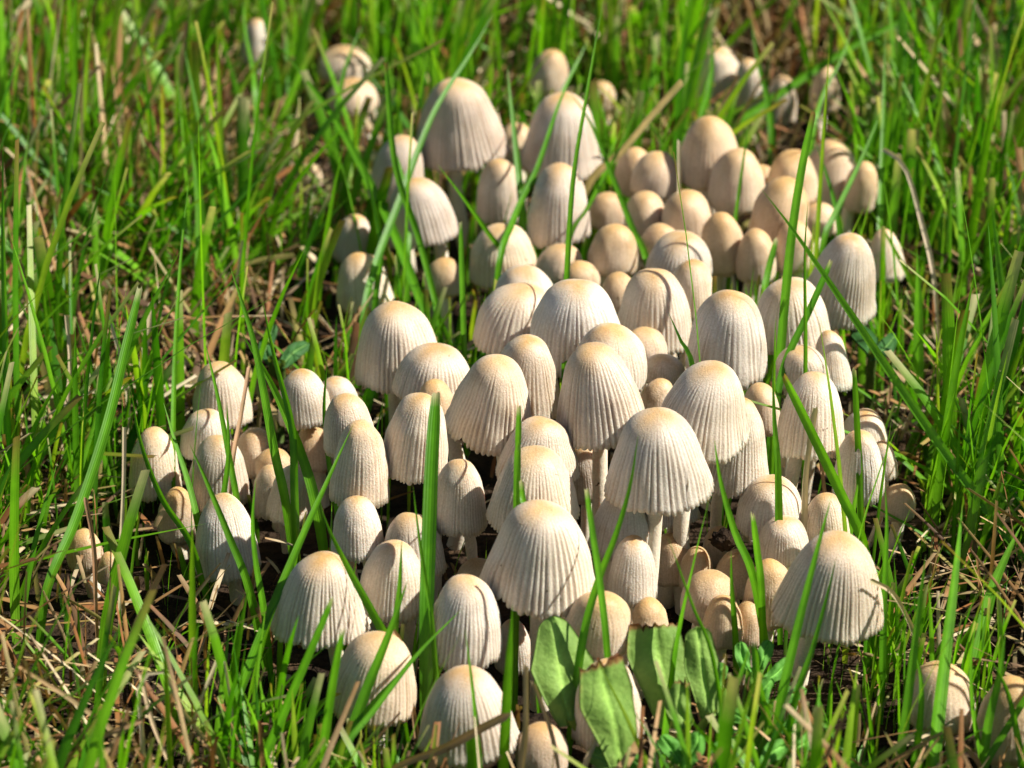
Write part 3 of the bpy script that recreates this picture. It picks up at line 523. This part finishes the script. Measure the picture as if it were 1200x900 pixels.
def cap_mesh(R, H, form, r_, old=0.0):
    big = R > 0.0062
    npl = {'bell': r_.integers(48, 57), 'dome': r_.integers(42, 52), 'egg': r_.integers(36, 46)}[form]
    spp = 4 if big else 3
    nc = int(npl * spp); nr = 22 if big else 15
    full = PROF[form]; pr = spline([(-full[1][0], full[1][1])] + full, 200); pr = pr[np.argmax(pr[:, 1]):]; pr[0] = (0, pr[0, 1])
    sl = np.concatenate([[0], np.cumsum(np.linalg.norm(np.diff(pr, axis=0), axis=1))]); sq = np.linspace(0, sl[-1], nr)
    pr = np.stack([np.interp(sq, sl, pr[:, 0]), np.interp(sq, sl, pr[:, 1])], 1)
    u = np.linspace(0, 1, nr)
    ht = u[:, None] * np.ones((1, nc))
    # uneven pleats: each groove wanders a little
    jit = r_.normal(0, 0.17, npl); ampp = r_.uniform(.35, 1.35, npl); start = r_.uniform(-.12, .16, npl)
    k = np.arange(nc) // spp; ph = (np.arange(nc) % spp) / spp
    th = (k + ph + jit[k] * (1 - ph) + np.roll(jit, -1)[k] * ph) / npl * 2 * math.pi
    f = np.abs(np.sin(np.pi * ph)) ** 0.8
    amp0 = {'bell': .038, 'dome': .032, 'egg': .018}[form]
    s0 = {'bell': .16, 'dome': .20, 'egg': .30}[form]
    A = amp0 * sstep(ht - start[k][None, :], s0, s0 + .38) * ampp[k][None, :]
    low = 1 + r_.uniform(.015, .055) * np.sin(2 * th + r_.uniform(0, 6)) + r_.uniform(.004, .018) * np.sin(3 * th + r_.uniform(0, 6)) + r_.uniform(.002, .012) * np.sin(5 * th + r_.uniform(0, 6))
    low = 1 + (low - 1)[None, :] * sstep(ht, .05, .6)
    r = R * pr[:, 0][:, None] * low * (1 + A * (f[None, :] - .75)) * (1.085 if form != 'egg' else 1.05)
    z = H * pr[:, 1][:, None] * np.ones((1, nc))
    # scalloped, slightly wavy margin
    rimw = sstep(ht, .80, 1.0)
    z = z - rimw * (H * .022 * f[None, :] * (0 if form == 'egg' else 1) + H * .018 * np.sin(2 * th + r_.uniform(0, 6))[None, :] + H * .012 * np.sin(7 * th + r_.uniform(0, 6))[None, :] + (0 if form == 'egg' else 1) * H * .010 * r_.normal(0, 1, npl)[k][None, :])
    if form != 'egg':                            # torn notches in the margin
        for _ in range(r_.integers(0, 4)):
            a0 = r_.uniform(0, 2 * math.pi); da = np.abs((th - a0 + math.pi) % (2 * math.pi) - math.pi) * npl / (2 * math.pi)
            z = z + rimw * (np.clip(1 - da / r_.uniform(.7, 1.6), 0, 1) * r_.uniform(.03, .11) * H)[None, :]
    # lumps and crown dents
    sd0 = r_.uniform(0, 50)
    lump = np.array([[mnoise.noise((rr * math.cos(t) / R * 1.6 + sd0, rr * math.sin(t) / R * 1.6, zz / R * 1.6)) for rr, zz, t in zip(r[q], z[q], th)] for q in range(nr)])
    r = r * (1 + .045 * lump * sstep(ht, .02, .3))
    z = z + .02 * H * lump * (1 - rimw)
    cx = r_.normal(0, .08) * R; cy = r_.normal(0, .08) * R
    x = r * np.cos(th)[None, :] + cx * (1 - ht) ** 2; y = r * np.sin(th)[None, :] + cy * (1 - ht) ** 2
    # inner lip
    rl = r[-1]; zl = z[-1]
    rings = [(rl * .975, zl - .002 * H), (rl * .945, zl + .012 * H), (rl * .86, zl + .12 * H)]
    X = np.concatenate([x] + [(a * np.cos(th))[None] for a, _ in rings]); Y = np.concatenate([y] + [(a * np.sin(th))[None] for a, _ in rings])
    Z = np.concatenate([z] + [b[None] for _, b in rings])
    V = np.stack([X.ravel(), Y.ravel(), Z.ravel()], 1)
    Q = grid_quads(nr + 3, nc, True)
    Q = Q[nc:, ::-1]                             # first ring closes with triangles at the apex
    j = np.arange(nc)
    T = np.stack([np.zeros(nc, int), nc + j, nc + (j + 1) % nc], 1)
    V[:nc] = V[0]
    # pigment: tan disc at the crown fading to cream
    lim = {'bell': r_.uniform(.40, .56), 'dome': r_.uniform(.46, .66), 'egg': r_.uniform(.75, 1.1)}[form]
    tanw = (1 - sstep(ht + .05 * np.sin(3 * th + r_.uniform(0, 6))[None, :], lim * .05, lim)) * r_.uniform(.82, 1.0)
    base = CREAM * r_.uniform(.84, 1.05) + np.array([.02, 0, -.02]) * r_.normal()
    base = base + (np.array([.47, .385, .30]) - base) * np.clip(r_.normal(.10, .18), 0, .5)
    base = base + (np.array([.46, .385, .345]) - base) * old
    if form == 'egg': base = base * (1 - .30) + np.array([.60, .40, .23]) * .30
    tcol = TAN * (1 - .5) + HONEY * .5 if r_.random() < .5 else TAN * .72 + HONEY * .28
    col = base[None, None] * (1 - tanw[..., None]) + tcol[None, None] * tanw[..., None]
    blot = sstep(lump, .12, .5)[..., None] * r_.uniform(0, .22)
    col = col * (1 - blot * np.array([.8, 1.0, 1.25]))
    gro = (1 - f)[None, :] * np.clip(A / .038, 0, 1)
    col = col * (1 - gro[..., None] * np.array([.22, .28, .34]))
    col = np.concatenate([col, np.repeat(col[-1:], 3, 0) * .8])
    return V, Q, T, col.reshape(-1, 3)

def gill_mesh(R, H, rs, r_):
    n = 36; nc = n * 2
    th = np.arange(nc) / nc * 2 * math.pi; f = np.arange(nc) % 2
    prof = [(.93, .04), (.80, .20), (.62, .36), (.40, .50), (rs / R * 1.0, .58)]
    V = []
    for q, (a, b) in enumerate(prof):
        dz = (f - .5) * .10 * H * math.sin(math.pi * (q + .4) / 4.8)
        V.append(np.stack([R * a * np.cos(th), R * a * np.sin(th), H * b + dz], 1))
    V = np.concatenate(V)
    c = np.array([.40, .31, .24]) * r_.uniform(.8, 1.1)
    return V, grid_quads(len(prof), nc, True)[:, ::-1], np.repeat(c[None], len(V), 0)

def stem_mesh(p0, p1, r0, r1, r_):
    n = 9; ns = 12
    d = p1 - p0
    bow = np.array([r_.normal(), r_.normal(), 0]) * np.linalg.norm(d) * .05
    s = np.linspace(0, 1, n)
    C = p0[None] + d[None] * s[:, None] + bow[None] * (np.sin(np.pi * s))[:, None]
    th = np.arange(ns) / ns * 2 * math.pi
    rad = (r0 + (r1 - r0) * s ** .7)[:, None] * (1 + .06 * np.sin(3 * th + s[:, None] * 2)) * (1 + .05 * r_.normal(0, 1, n))[:, None]
    V = np.stack([C[:, 0:1] + rad * np.cos(th), C[:, 1:2] + rad * np.sin(th), C[:, 2:3] + 0 * rad], -1).reshape(-1, 3)
    c = np.array([.74, .66, .54]) * r_.uniform(.9, 1.05)
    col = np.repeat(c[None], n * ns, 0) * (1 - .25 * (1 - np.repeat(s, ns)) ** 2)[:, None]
    return V, grid_quads(n, ns, True), col

CX, CY = 0.02, -0.05
for i, (mx, my, h, R, H, form, lean, label) in enumerate(MUSHROOMS):
    r_ = np.random.default_rng(100 + i)
    x, y, h, R, H = mx / 1e3, my / 1e3, h / 1e3, R / 1e3, H / 1e3
    bx = x + (CX - x) * min(.12, h * 3) + r_.normal(0, .0012) - math.radians(lean) * h * .6
    by = y + (CY - y) * .02 + r_.normal(0, .0010)
    root = link("mushroom", None, label=label, cat="mushroom", group="mushrooms of the lawn cluster")
    root.location = (bx, by, 0)
    V, Q, T, c = cap_mesh(R, H, form, r_, .6 if 'mauve' in label else .4 if ('back bell' in label or 'brown' in label or 'taupe' in label) else 0)
    cap = link("cap", mesh_np("cap", V, Q, M_CAP, {"col": c}, T=T), root)
    cap.location = (x - bx, y - by, h)
    cap.rotation_euler = (math.radians(r_.normal(0, 4)), math.radians(lean + r_.normal(0, 3.5)), r_.uniform(0, 6.28))
    rs = R * {'bell': .17, 'dome': .22, 'egg': .42}[form]
    V, Q, c = gill_mesh(R, H, rs, r_)
    link("gills", mesh_np("gills", V, Q, M_GILL, {"col": c}), cap)
    V, Q, c = stem_mesh(np.array([0, 0, -.004]), np.array([x - bx, y - by, h + .58 * H]), rs * 1.2, rs * .92, r_)
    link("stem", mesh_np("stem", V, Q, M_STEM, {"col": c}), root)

MA = np.array([m[:5] for m in MUSHROOMS]) / 1e3
BELL = np.array([.6 if m[5] == 'bell' else 1.0 for m in MUSHROOMS])     # lower grass round the open caps shows their stems

# ------------------------------------------------------------------ grass as ground cover
def blade_batch(root, az, lean, length, width, twist, cut, col, tipcol, K=6, fold=.28, droop=1.7):
    """vectorised V-folded blades; returns vertices, quads, colours, across"""
    N = len(root)
    s = np.linspace(0, 1, K)[None, :]
    d = np.stack([np.cos(az), np.sin(az), 0 * az], 1)
    up = np.cos(lean)[:, None] * s; out = np.sin(lean)[:, None] * s ** droop
    C = root[:, None, :] + length[:, None, None] * (d[:, None, :] * out[..., None] + np.array([0, 0, 1.0])[None, None] * up[..., None])
    ca = az + math.pi / 2 + twist
    W = np.stack([np.cos(ca), np.sin(ca), 0 * ca], 1)
    nrm = np.stack([-np.sin(ca), np.cos(ca), 0 * ca], 1)
    prof = np.where(cut[:, None] > .5, (.62 + .38 * np.sin(np.pi * np.clip(s * .8 + .15, 0, 1))) , (.55 + .75 * s) * (1 - s ** 2.2) + .02)
    w = width[:, None] * .5 * prof
    L_ = C - W[:, None] * w[..., None]; R_ = C + W[:, None] * w[..., None]; Mid = C + nrm[:, None] * (w * fold)[..., None]
    V = np.stack([L_, Mid, R_], 2).reshape(-1, 3)
    base = (np.arange(N) * K * 3)[:, None, None]
    q = grid_quads(K, 3)[None]
    Q = (q + base).reshape(-1, 4)
    tipw = (np.clip((s - .82) / .18, 0, 1) * np.ones((N, 1)))[..., None] * cut[:, None, None]
    rootw = np.clip(1 - s * 3.2, 0, 1)[..., None] * .55
    pale = np.array([.30, .30, .10])
    cc = col[:, None, :] * (1 - rootw) + (col[:, None, :] * .4 + pale * .4) * rootw
    cc = cc * (1 - tipw * .8) + tipcol[:, None, :] * tipw * .8
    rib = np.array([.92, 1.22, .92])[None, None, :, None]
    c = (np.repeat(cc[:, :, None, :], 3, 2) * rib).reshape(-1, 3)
    ac = np.tile(np.array([0, .5, 1.0]), N * K)
    return V, Q, c, ac

def green(n, r_, bright=1.0):
    t = r_.random(n)[:, None]
    a = np.array([.040, .17, .005]); b = np.array([.165, .42, .010]); y = np.array([.32, .44, .03])
    c = a * (1 - t) + b * t
    yw = (r_.random(n)[:, None] < .20) * r_.uniform(.2, .8, (n, 1))
    return (c * (1 - yw) + y * yw) * bright

def straw_col(n, r_):
    pal = np.array([[.38, .27, .14], [.54, .44, .28], [.30, .165, .065], [.24, .10, .035], [.30, .26, .08], [.11, .06, .03]])
    p = np.array([.20, .12, .22, .18, .08, .20])
    return pal[r_.choice(len(pal), n, p=p)] * r_.uniform(.7, 1.15, (n, 1))

def near_mush(P):
    d = np.hypot(P[:, None, 0] - MA[None, :, 0], P[:, None, 1] - MA[None, :, 1])
    return d

def sight_limit(P):
    """height a blade may reach at its root before it would cover the skirt of a mushroom standing behind it"""
    dx = np.abs(P[:, None, 0] - MA[None, :, 0]); dy = MA[None, :, 1] - P[:, None, 1]
    lim = MA[None, :, 2] * BELL[None] + .12 * MA[None, :, 4] + np.clip(dy - MA[None, :, 3] * .8, 0, None) * .50
    lim = np.where((dx < MA[None, :, 3] + .004) & (dy > 0), lim, 1.0)
    return lim.min(1)

def lawn():
    r_ = np.random.default_rng(21)
    out = []
    def field(n, x0, x1, y0, y1, wmul, lmul):
        P = np.stack([r_.uniform(x0, x1, n), r_.uniform(y0, y1, n), np.full(n, -.003)], 1)
        # tufts
        tf = r_.integers(0, max(1, n // 5), n); tc = np.stack([r_.uniform(x0, x1, n), r_.uniform(y0, y1, n)], 1)
        tuft = r_.random(n) < .6
        P[tuft, :2] = tc[tf[tuft]] + r_.normal(0, .0035, (tuft.sum(), 2))
        d = near_mush(P)
        ok = (d > MA[None, :, 3] * .75 + .0015).all(1)
        dens = (d < .016).sum(1)
        ok &= r_.random(n) < np.where(dens >= 3, .10, np.where(dens >= 1, .55, 1.0))
        P = P[ok]; n = len(P)
        pat = np.array([mnoise.noise((p[0] * 22, p[1] * 22, 5.0)) + .5 * mnoise.noise((p[0] * 55, p[1] * 55, 9.0)) for p in P])
        bare = sstep(-P[:, 0], -.02, .07) * sstep(.07 - P[:, 1], 0, .06) * .28          # thinner on the left of the cluster
        P = P[r_.random(n) < np.clip(.66 + 2.2 * pat - bare, .06, 1)]; n = len(P)
        length = r_.gamma(6, .0068, n) * lmul + .011
        lim = sight_limit(P)
        free = r_.random(n) < np.where((P[:, 0] < -.035) | (P[:, 0] > .065) | ((P[:, 0] < .0) & (P[:, 1] > .01)), np.where(P[:, 1] > .1, .08, .15), .008)
        length = np.where(free, length, np.minimum(length, lim * 1.05))
        weedy = (P[:, 0] > .012) & (P[:, 0] < .062) & (P[:, 1] > -.192) & (P[:, 1] < -.142) & (length > .012) & (r_.random(n) < .6)
        short = (P[:, 0] > .070) & (P[:, 0] < .115) & (P[:, 1] > -.165) & (P[:, 1] < -.120)
        length = np.where(short, np.minimum(length, .022 + .012 * r_.random(n)), length)
        keep = (length > .008) & ~weedy
        P = P[keep]; length = length[keep]; n = len(P)
        az = r_.normal(.35, 1.5, n)
        lean = np.abs(r_.normal(.46, .32, n)); lean = np.clip(lean, .03, 1.2)
        # blades beside caps stand up so that they do not run through them
        dd = (near_mush(P) - MA[None, :, 3]).min(1)
        lean = np.where(dd < .012, lean * .35, lean)
        width = (.0012 + .0026 * r_.random(n) ** 1.4) * wmul * np.clip(length / .035, .6, 1.15)
        cut = (r_.random(n) < .45).astype(float)
        tip = np.where(r_.random((n, 1)) < .6, np.array([[.50, .42, .24]]), np.array([[.22, .10, .04]]))
        out.append(blade_batch(P, az, lean, length, width, r_.normal(0, .7, n), cut, green(n, r_), tip))
    field(6800, -.20, .20, -.21, .30, .78, .88)
    field(9000, -.20, .20, -.21, .32, .66, .48)
    field(17000, -.55, .55, -.42, .95, .85, .95)
    V = np.concatenate([o[0] for o in out]); c = np.concatenate([o[2] for o in out]); ac = np.concatenate([o[3] for o in out])
    Q = []; off = 0
    for o in out: Q.append(o[1] + off); off += len(o[0])
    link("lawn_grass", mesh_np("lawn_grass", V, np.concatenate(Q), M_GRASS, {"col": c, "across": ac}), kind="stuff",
         label="bright green mown lawn grass all around the mushrooms", cat="grass")
lawn()

def thatch():
    r_ = np.random.default_rng(33)
    out = []
    def field(n, x0, x1, y0, y1, z0, z1, pit, ln, wd):
        P = np.stack([r_.uniform(x0, x1, n), r_.uniform(y0, y1, n), r_.uniform(z0, z1, n)], 1)
        d = near_mush(P)
        ok = (d > np.where(MA[None, :, 2] < .016, MA[None, :, 3] + .002, MA[None, :, 3] * .4 + .001)).all(1)
        dens = (d < .018).sum(1)
        ok &= r_.random(n) < np.where(dens >= 4, .25, np.where(dens >= 2, .6, 1.0))
        P = P[ok]; n = len(P)
        lean = np.clip(r_.normal(pit, .35, n), .05, 1.68)
        length = r_.gamma(3.0, ln / 3, n) + .004
        lim = sight_limit(P)
        length = np.where(np.cos(lean) * length > lim, lim / np.maximum(np.cos(lean), .1), length)
        dd = (d[ok] - MA[None, :, 3]).min(1)
        length = np.where(dd < length, np.clip(dd, .003, None), length)
        out.append(blade_batch(P, r_.uniform(0, 6.283, n), lean, length, r_.uniform(.5, 1.3, n) * wd, r_.normal(0, 1.2, n),
                               np.ones(n), straw_col(n, r_), straw_col(n, r_), K=4, fold=.35, droop=1.25))
    field(6500, -.21, .21, -.23, .33, .000, .010, 1.40, .019, .0010)
    field(4600, -.21, .21, -.23, .33, .000, .004, .55, .020, .0011)
    field(2200, -.21, .21, .06, .33, .000, .004, .50, .030, .0017)
    field(450, -.21, .21, -.23, .33, .000, .012, 1.15, .030, .0024)
    field(14000, -.55, .55, -.42, .95, .000, .010, 1.25, .024, .0016)
    V = np.concatenate([o[0] for o in out]); c = np.concatenate([o[2] for o in out]); ac = np.concatenate([o[3] for o in out])
    Q = []; off = 0
    for o in out: Q.append(o[1] + off); off += len(o[0])
    link("dry_thatch", mesh_np("dry_thatch", V, np.concatenate(Q), M_STRAW, {"col": c, "across": ac}), kind="stuff",
         label="tan and brown dead grass littering the soil", cat="dry grass")
thatch()

# ------------------------------------------------------------------ single blades and straws
def strip(points, width, col, tipcol, cut, r_, n=26, fold=.3, straw=False):
    C = spline(np.array(points) / 1e3, n)
    t = np.gradient(C, axis=0); t /= np.linalg.norm(t, axis=1)[:, None]
    yaw = r_.normal(0, .35)
    face = np.array([math.sin(yaw), -math.cos(yaw), .35])
    W = np.cross(t, face); W /= np.linalg.norm(W, axis=1)[:, None]
    Nn = np.cross(W, t)
    s = np.linspace(0, 1, n)
    if cut: prof = np.clip(.72 + .4 * np.sin(np.pi * np.clip(s * .75 + .1, 0, 1)) - .12, 0, 1) * (1 - .25 * sstep(s, .9, 1))
    else: prof = np.clip((.62 + .5 * np.sin(np.pi * np.minimum(s * .9, .5))), 0, 1.0) * (1 - s ** 3.2) + .015
    if straw: prof = .75 + .25 * np.sin(s * 9 + r_.uniform(0, 6)) * (1 - s) + 0 * s
    w = width / 1e3 * .5 * prof / max(.8, prof.max())
    tw = r_.normal(0, .25) * s
    W2 = W * np.cos(tw)[:, None] + Nn * np.sin(tw)[:, None]; N2 = -W * np.sin(tw)[:, None] + Nn * np.cos(tw)[:, None]
    rows = []
    for a in (-1, -.5, 0, .5, 1):
        rows.append(C + W2 * (w * a)[:, None] - N2 * (w * fold * (1 - abs(a)))[:, None])
    V = np.stack(rows, 1).reshape(-1, 3)
    if cut:                                           # ragged mown end
        V[-5:] += t[-1] * (r_.normal(0, .25, 5) * width / 1e3)[:, None]
    tipw = sstep(s, .965, 1.0)[:, None] * (.85 if cut else .3)
    mott = (1 + .10 * np.sin(s * r_.uniform(8, 20) + r_.uniform(0, 6)))[:, None]
    cc = col[None] * mott * (1 - tipw) + tipcol[None] * tipw
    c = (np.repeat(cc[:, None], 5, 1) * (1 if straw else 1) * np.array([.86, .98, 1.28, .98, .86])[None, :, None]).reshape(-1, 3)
    ac = np.tile(np.array([0, .25, .5, .75, 1.0]), n)
    return V, grid_quads(n, 5), c, ac

for i, (w, tone, cut, pts, label) in enumerate(BLADES):
    r_ = np.random.default_rng(500 + i)
    col = np.array([.032, .155, .006]) * (1 - tone) + np.array([.155, .42, .010]) * tone
    tip = np.array([.52, .46, .28]) if r_.random() < .7 else np.array([.30, .12, .05])
    V, Q, c, ac = strip(pts, w, col, tip, cut, r_)
    base = V[:5].mean(0)
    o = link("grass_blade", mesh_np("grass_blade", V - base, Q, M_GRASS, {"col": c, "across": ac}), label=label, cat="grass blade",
             group="single grass blades among the mushrooms")
    o.location = base
for i, (w, tone, cut, pts, label) in enumerate(STRAWS):
    r_ = np.random.default_rng(800 + i)
    col = np.array([.66, .57, .40]) * (1 - tone) + np.array([.25, .105, .035]) * tone
    V, Q, c, ac = strip(pts, w, col, col * 1.1, 1, r_, n=14, fold=.5, straw=True)
    base = V[:5].mean(0)
    o = link("dry_straw", mesh_np("dry_straw", V - base, Q, M_STRAW, {"col": c, "across": ac}), label=label, cat="straw",
             group="single dry straws")
    o.location = base

# ------------------------------------------------------------------ broad-leaved weeds
def leaf_mesh(pts, lw, rw, torn, r_, ca, cb):
    n = 48; m = 17
    C = spline(np.array(pts) / 1e3, n)
    t = np.gradient(C, axis=0); t /= np.linalg.norm(t, axis=1)[:, None]
    face = np.array([.35 + r_.normal(0, .15), -1, .75]); face /= np.linalg.norm(face)
    W = np.cross(t, face); W /= np.linalg.norm(W, axis=1)[:, None]
    Nn = np.cross(W, t); Nn *= np.sign((Nn @ face))[:, None]
    s = np.linspace(0, 1, n); q = np.linspace(0, 1, len(lw))
    sp = lambda a: np.clip(spline(np.stack([q, np.array(a)], 1), n)[:, 1], .4, None) / 1e3
    l, r = sp(lw), sp(rw)
    if not torn:
        e = np.sqrt(np.clip(1 - ((s - .9) / .1).clip(0, 1) ** 2, .02, 1)); l = l * e; r = r * e
    rows = []; acr = np.linspace(-1, 1, m)
    wav = r_.uniform(0, 6)
    for a in acr:
        wd = np.where(a < 0, l, r) * abs(a) * np.sign(a)
        cup = -(abs(a) ** 1.8) * (l + r) * .09 + .00025 * np.sin(s * 9 + wav + a * 3) - .0006 * math.exp(-(a / .12) ** 2)
        rag = 0
        P = C + W * wd[:, None] + Nn * cup[:, None]
        if torn: P[-1] += t[-1] * r_.normal(0, .0006); P[-2] += t[-2] * r_.normal(0, .0002)
        rows.append(P)
    top = np.stack(rows, 1)                               # n x m
    thick = .0006
    bot = top - Nn[:, None, :] * thick
    V = np.concatenate([top.reshape(-1, 3), bot.reshape(-1, 3)])
    Q = [grid_quads(n, m), grid_quads(n, m, off=n * m)[:, ::-1]]
    edge = [[i * m for i in range(n)], [i * m + m - 1 for i in range(n)], list(range(m)), [(n - 1) * m + i for i in range(m)]]
    for k, e in enumerate(edge):
        e = np.array(e); qd = np.stack([e[:-1], e[1:], e[1:] + n * m, e[:-1] + n * m], 1)
        Q.append(qd if k in (1, 2) else qd[:, ::-1])
    tt = s[:, None, None] * np.ones((1, m, 1)); aa = np.abs(acr)[None, :, None] * np.ones((n, 1, 1))
    col = ca * (.95 + .1 * r_.random((n, m, 1))) * (1 - .2 * aa) + cb * .25 * np.exp(-(aa / .12) ** 2)
    vn = ((tt * 7 - aa * 2.2) % 1.0 - .5) / .09
    col = col * (1 + .30 * np.exp(-vn ** 2) * (1 - aa) + .35 * np.exp(-(aa / .07) ** 2))
    if torn:
        ew = sstep(tt, .94, 1.0) + .5 * sstep(aa, .9, 1.0) * r_.random((n, m, 1)) * tt
        col = col * (1 - np.clip(ew, 0, 1)) + np.array([.28, .11, .05]) * np.clip(ew, 0, 1)
    c = np.concatenate([col.reshape(-1, 3), col.reshape(-1, 3) * .9])
    return V, np.concatenate(Q), c

def tube(p0, p1, r0, r1, r_, ns=8, n=7):
    s = np.linspace(0, 1, n); C = p0[None] + (p1 - p0)[None] * s[:, None] + np.array([0, .15, -.15])[None] * (np.linalg.norm(p1 - p0) * np.sin(np.pi * s))[:, None]
    th = np.arange(ns) / ns * 2 * math.pi; rad = (r0 + (r1 - r0) * s)[:, None] * np.ones((1, ns))
    V = np.stack([C[:, 0:1] + rad * np.cos(th), C[:, 1:2] + rad * np.sin(th), C[:, 2:3] + 0 * rad], -1).reshape(-1, 3)
    return V, grid_quads(n, ns, True)

for wi, (name, label, cat, leaves) in enumerate(WEEDS):
    r_ = np.random.default_rng(900 + wi)
    base = np.mean([np.array(l[0][0]) for l in leaves], 0) / 1e3; base[2] = 0
    root = link(name, None, label=label, cat=cat)
    root.location = base
    dark = name in ('clover_sprig', 'dark_leaf_weed')
    ca = {'broadleaf_weed': np.array([.25, .42, .09]), 'creeping_weed': np.array([.14, .40, .06]), 'round_leaf_weed': np.array([.14, .24, .02]), 'pale_leaf_weed': np.array([.20, .36, .14])}.get(name, np.array([.045, .15, .035]))
    for lf in leaves:
        V, Q, c = leaf_mesh(lf[0], lf[1], lf[2], lf[3], r_, ca, np.array([.3, .4, .12]))
        lo = link("leaf", mesh_np("leaf", V - base, Q, M_LEAF, {"col": c, "across": np.zeros(len(c))}), root)
        tip = np.array(lf[0][0]) / 1e3
        V, Q = tube(np.array([0, 0, -.002]), tip - base + np.array([0, .0004, .0012]), .0011, .0009, r_)
        link("leaf_stalk", mesh_np("leaf_stalk", V, Q, M_LEAF, {"col": np.repeat((ca * .8 + np.array([.05, .02, 0]))[None], len(V), 0), "across": np.zeros(len(V))}), lo)

# ------------------------------------------------------------------ crumb of soil on the buttons
def crumb(cx, cy, cz, size, label):
    r_ = np.random.default_rng(77)
    ns, nr = 22, 14
    th = np.arange(ns) / ns * 2 * math.pi; ph = np.linspace(0.02, math.pi - .02, nr)
    V = []
    for p in ph:
        for t in th:
            v = Vector((math.sin(p) * math.cos(t), math.sin(p) * math.sin(t), math.cos(p)))
            k = 1 + .55 * mnoise.noise(v * 2.3) + .35 * mnoise.noise(v * 5.5 + Vector((3, 1, 2)))
            V.append((v.x * size * k * 1.3, v.y * size * k, v.z * size * k * .8))
    o = link("soil_crumb", mesh_np("soil_crumb", np.array(V), grid_quads(nr, ns, True)[:, ::-1], M_SOIL), label=label, cat="soil crumb")
    o.location = (cx, cy, cz)
crumb(.0437, -.1065, .0185, .0023, "dark crumb of soil resting on the small tan buttons")
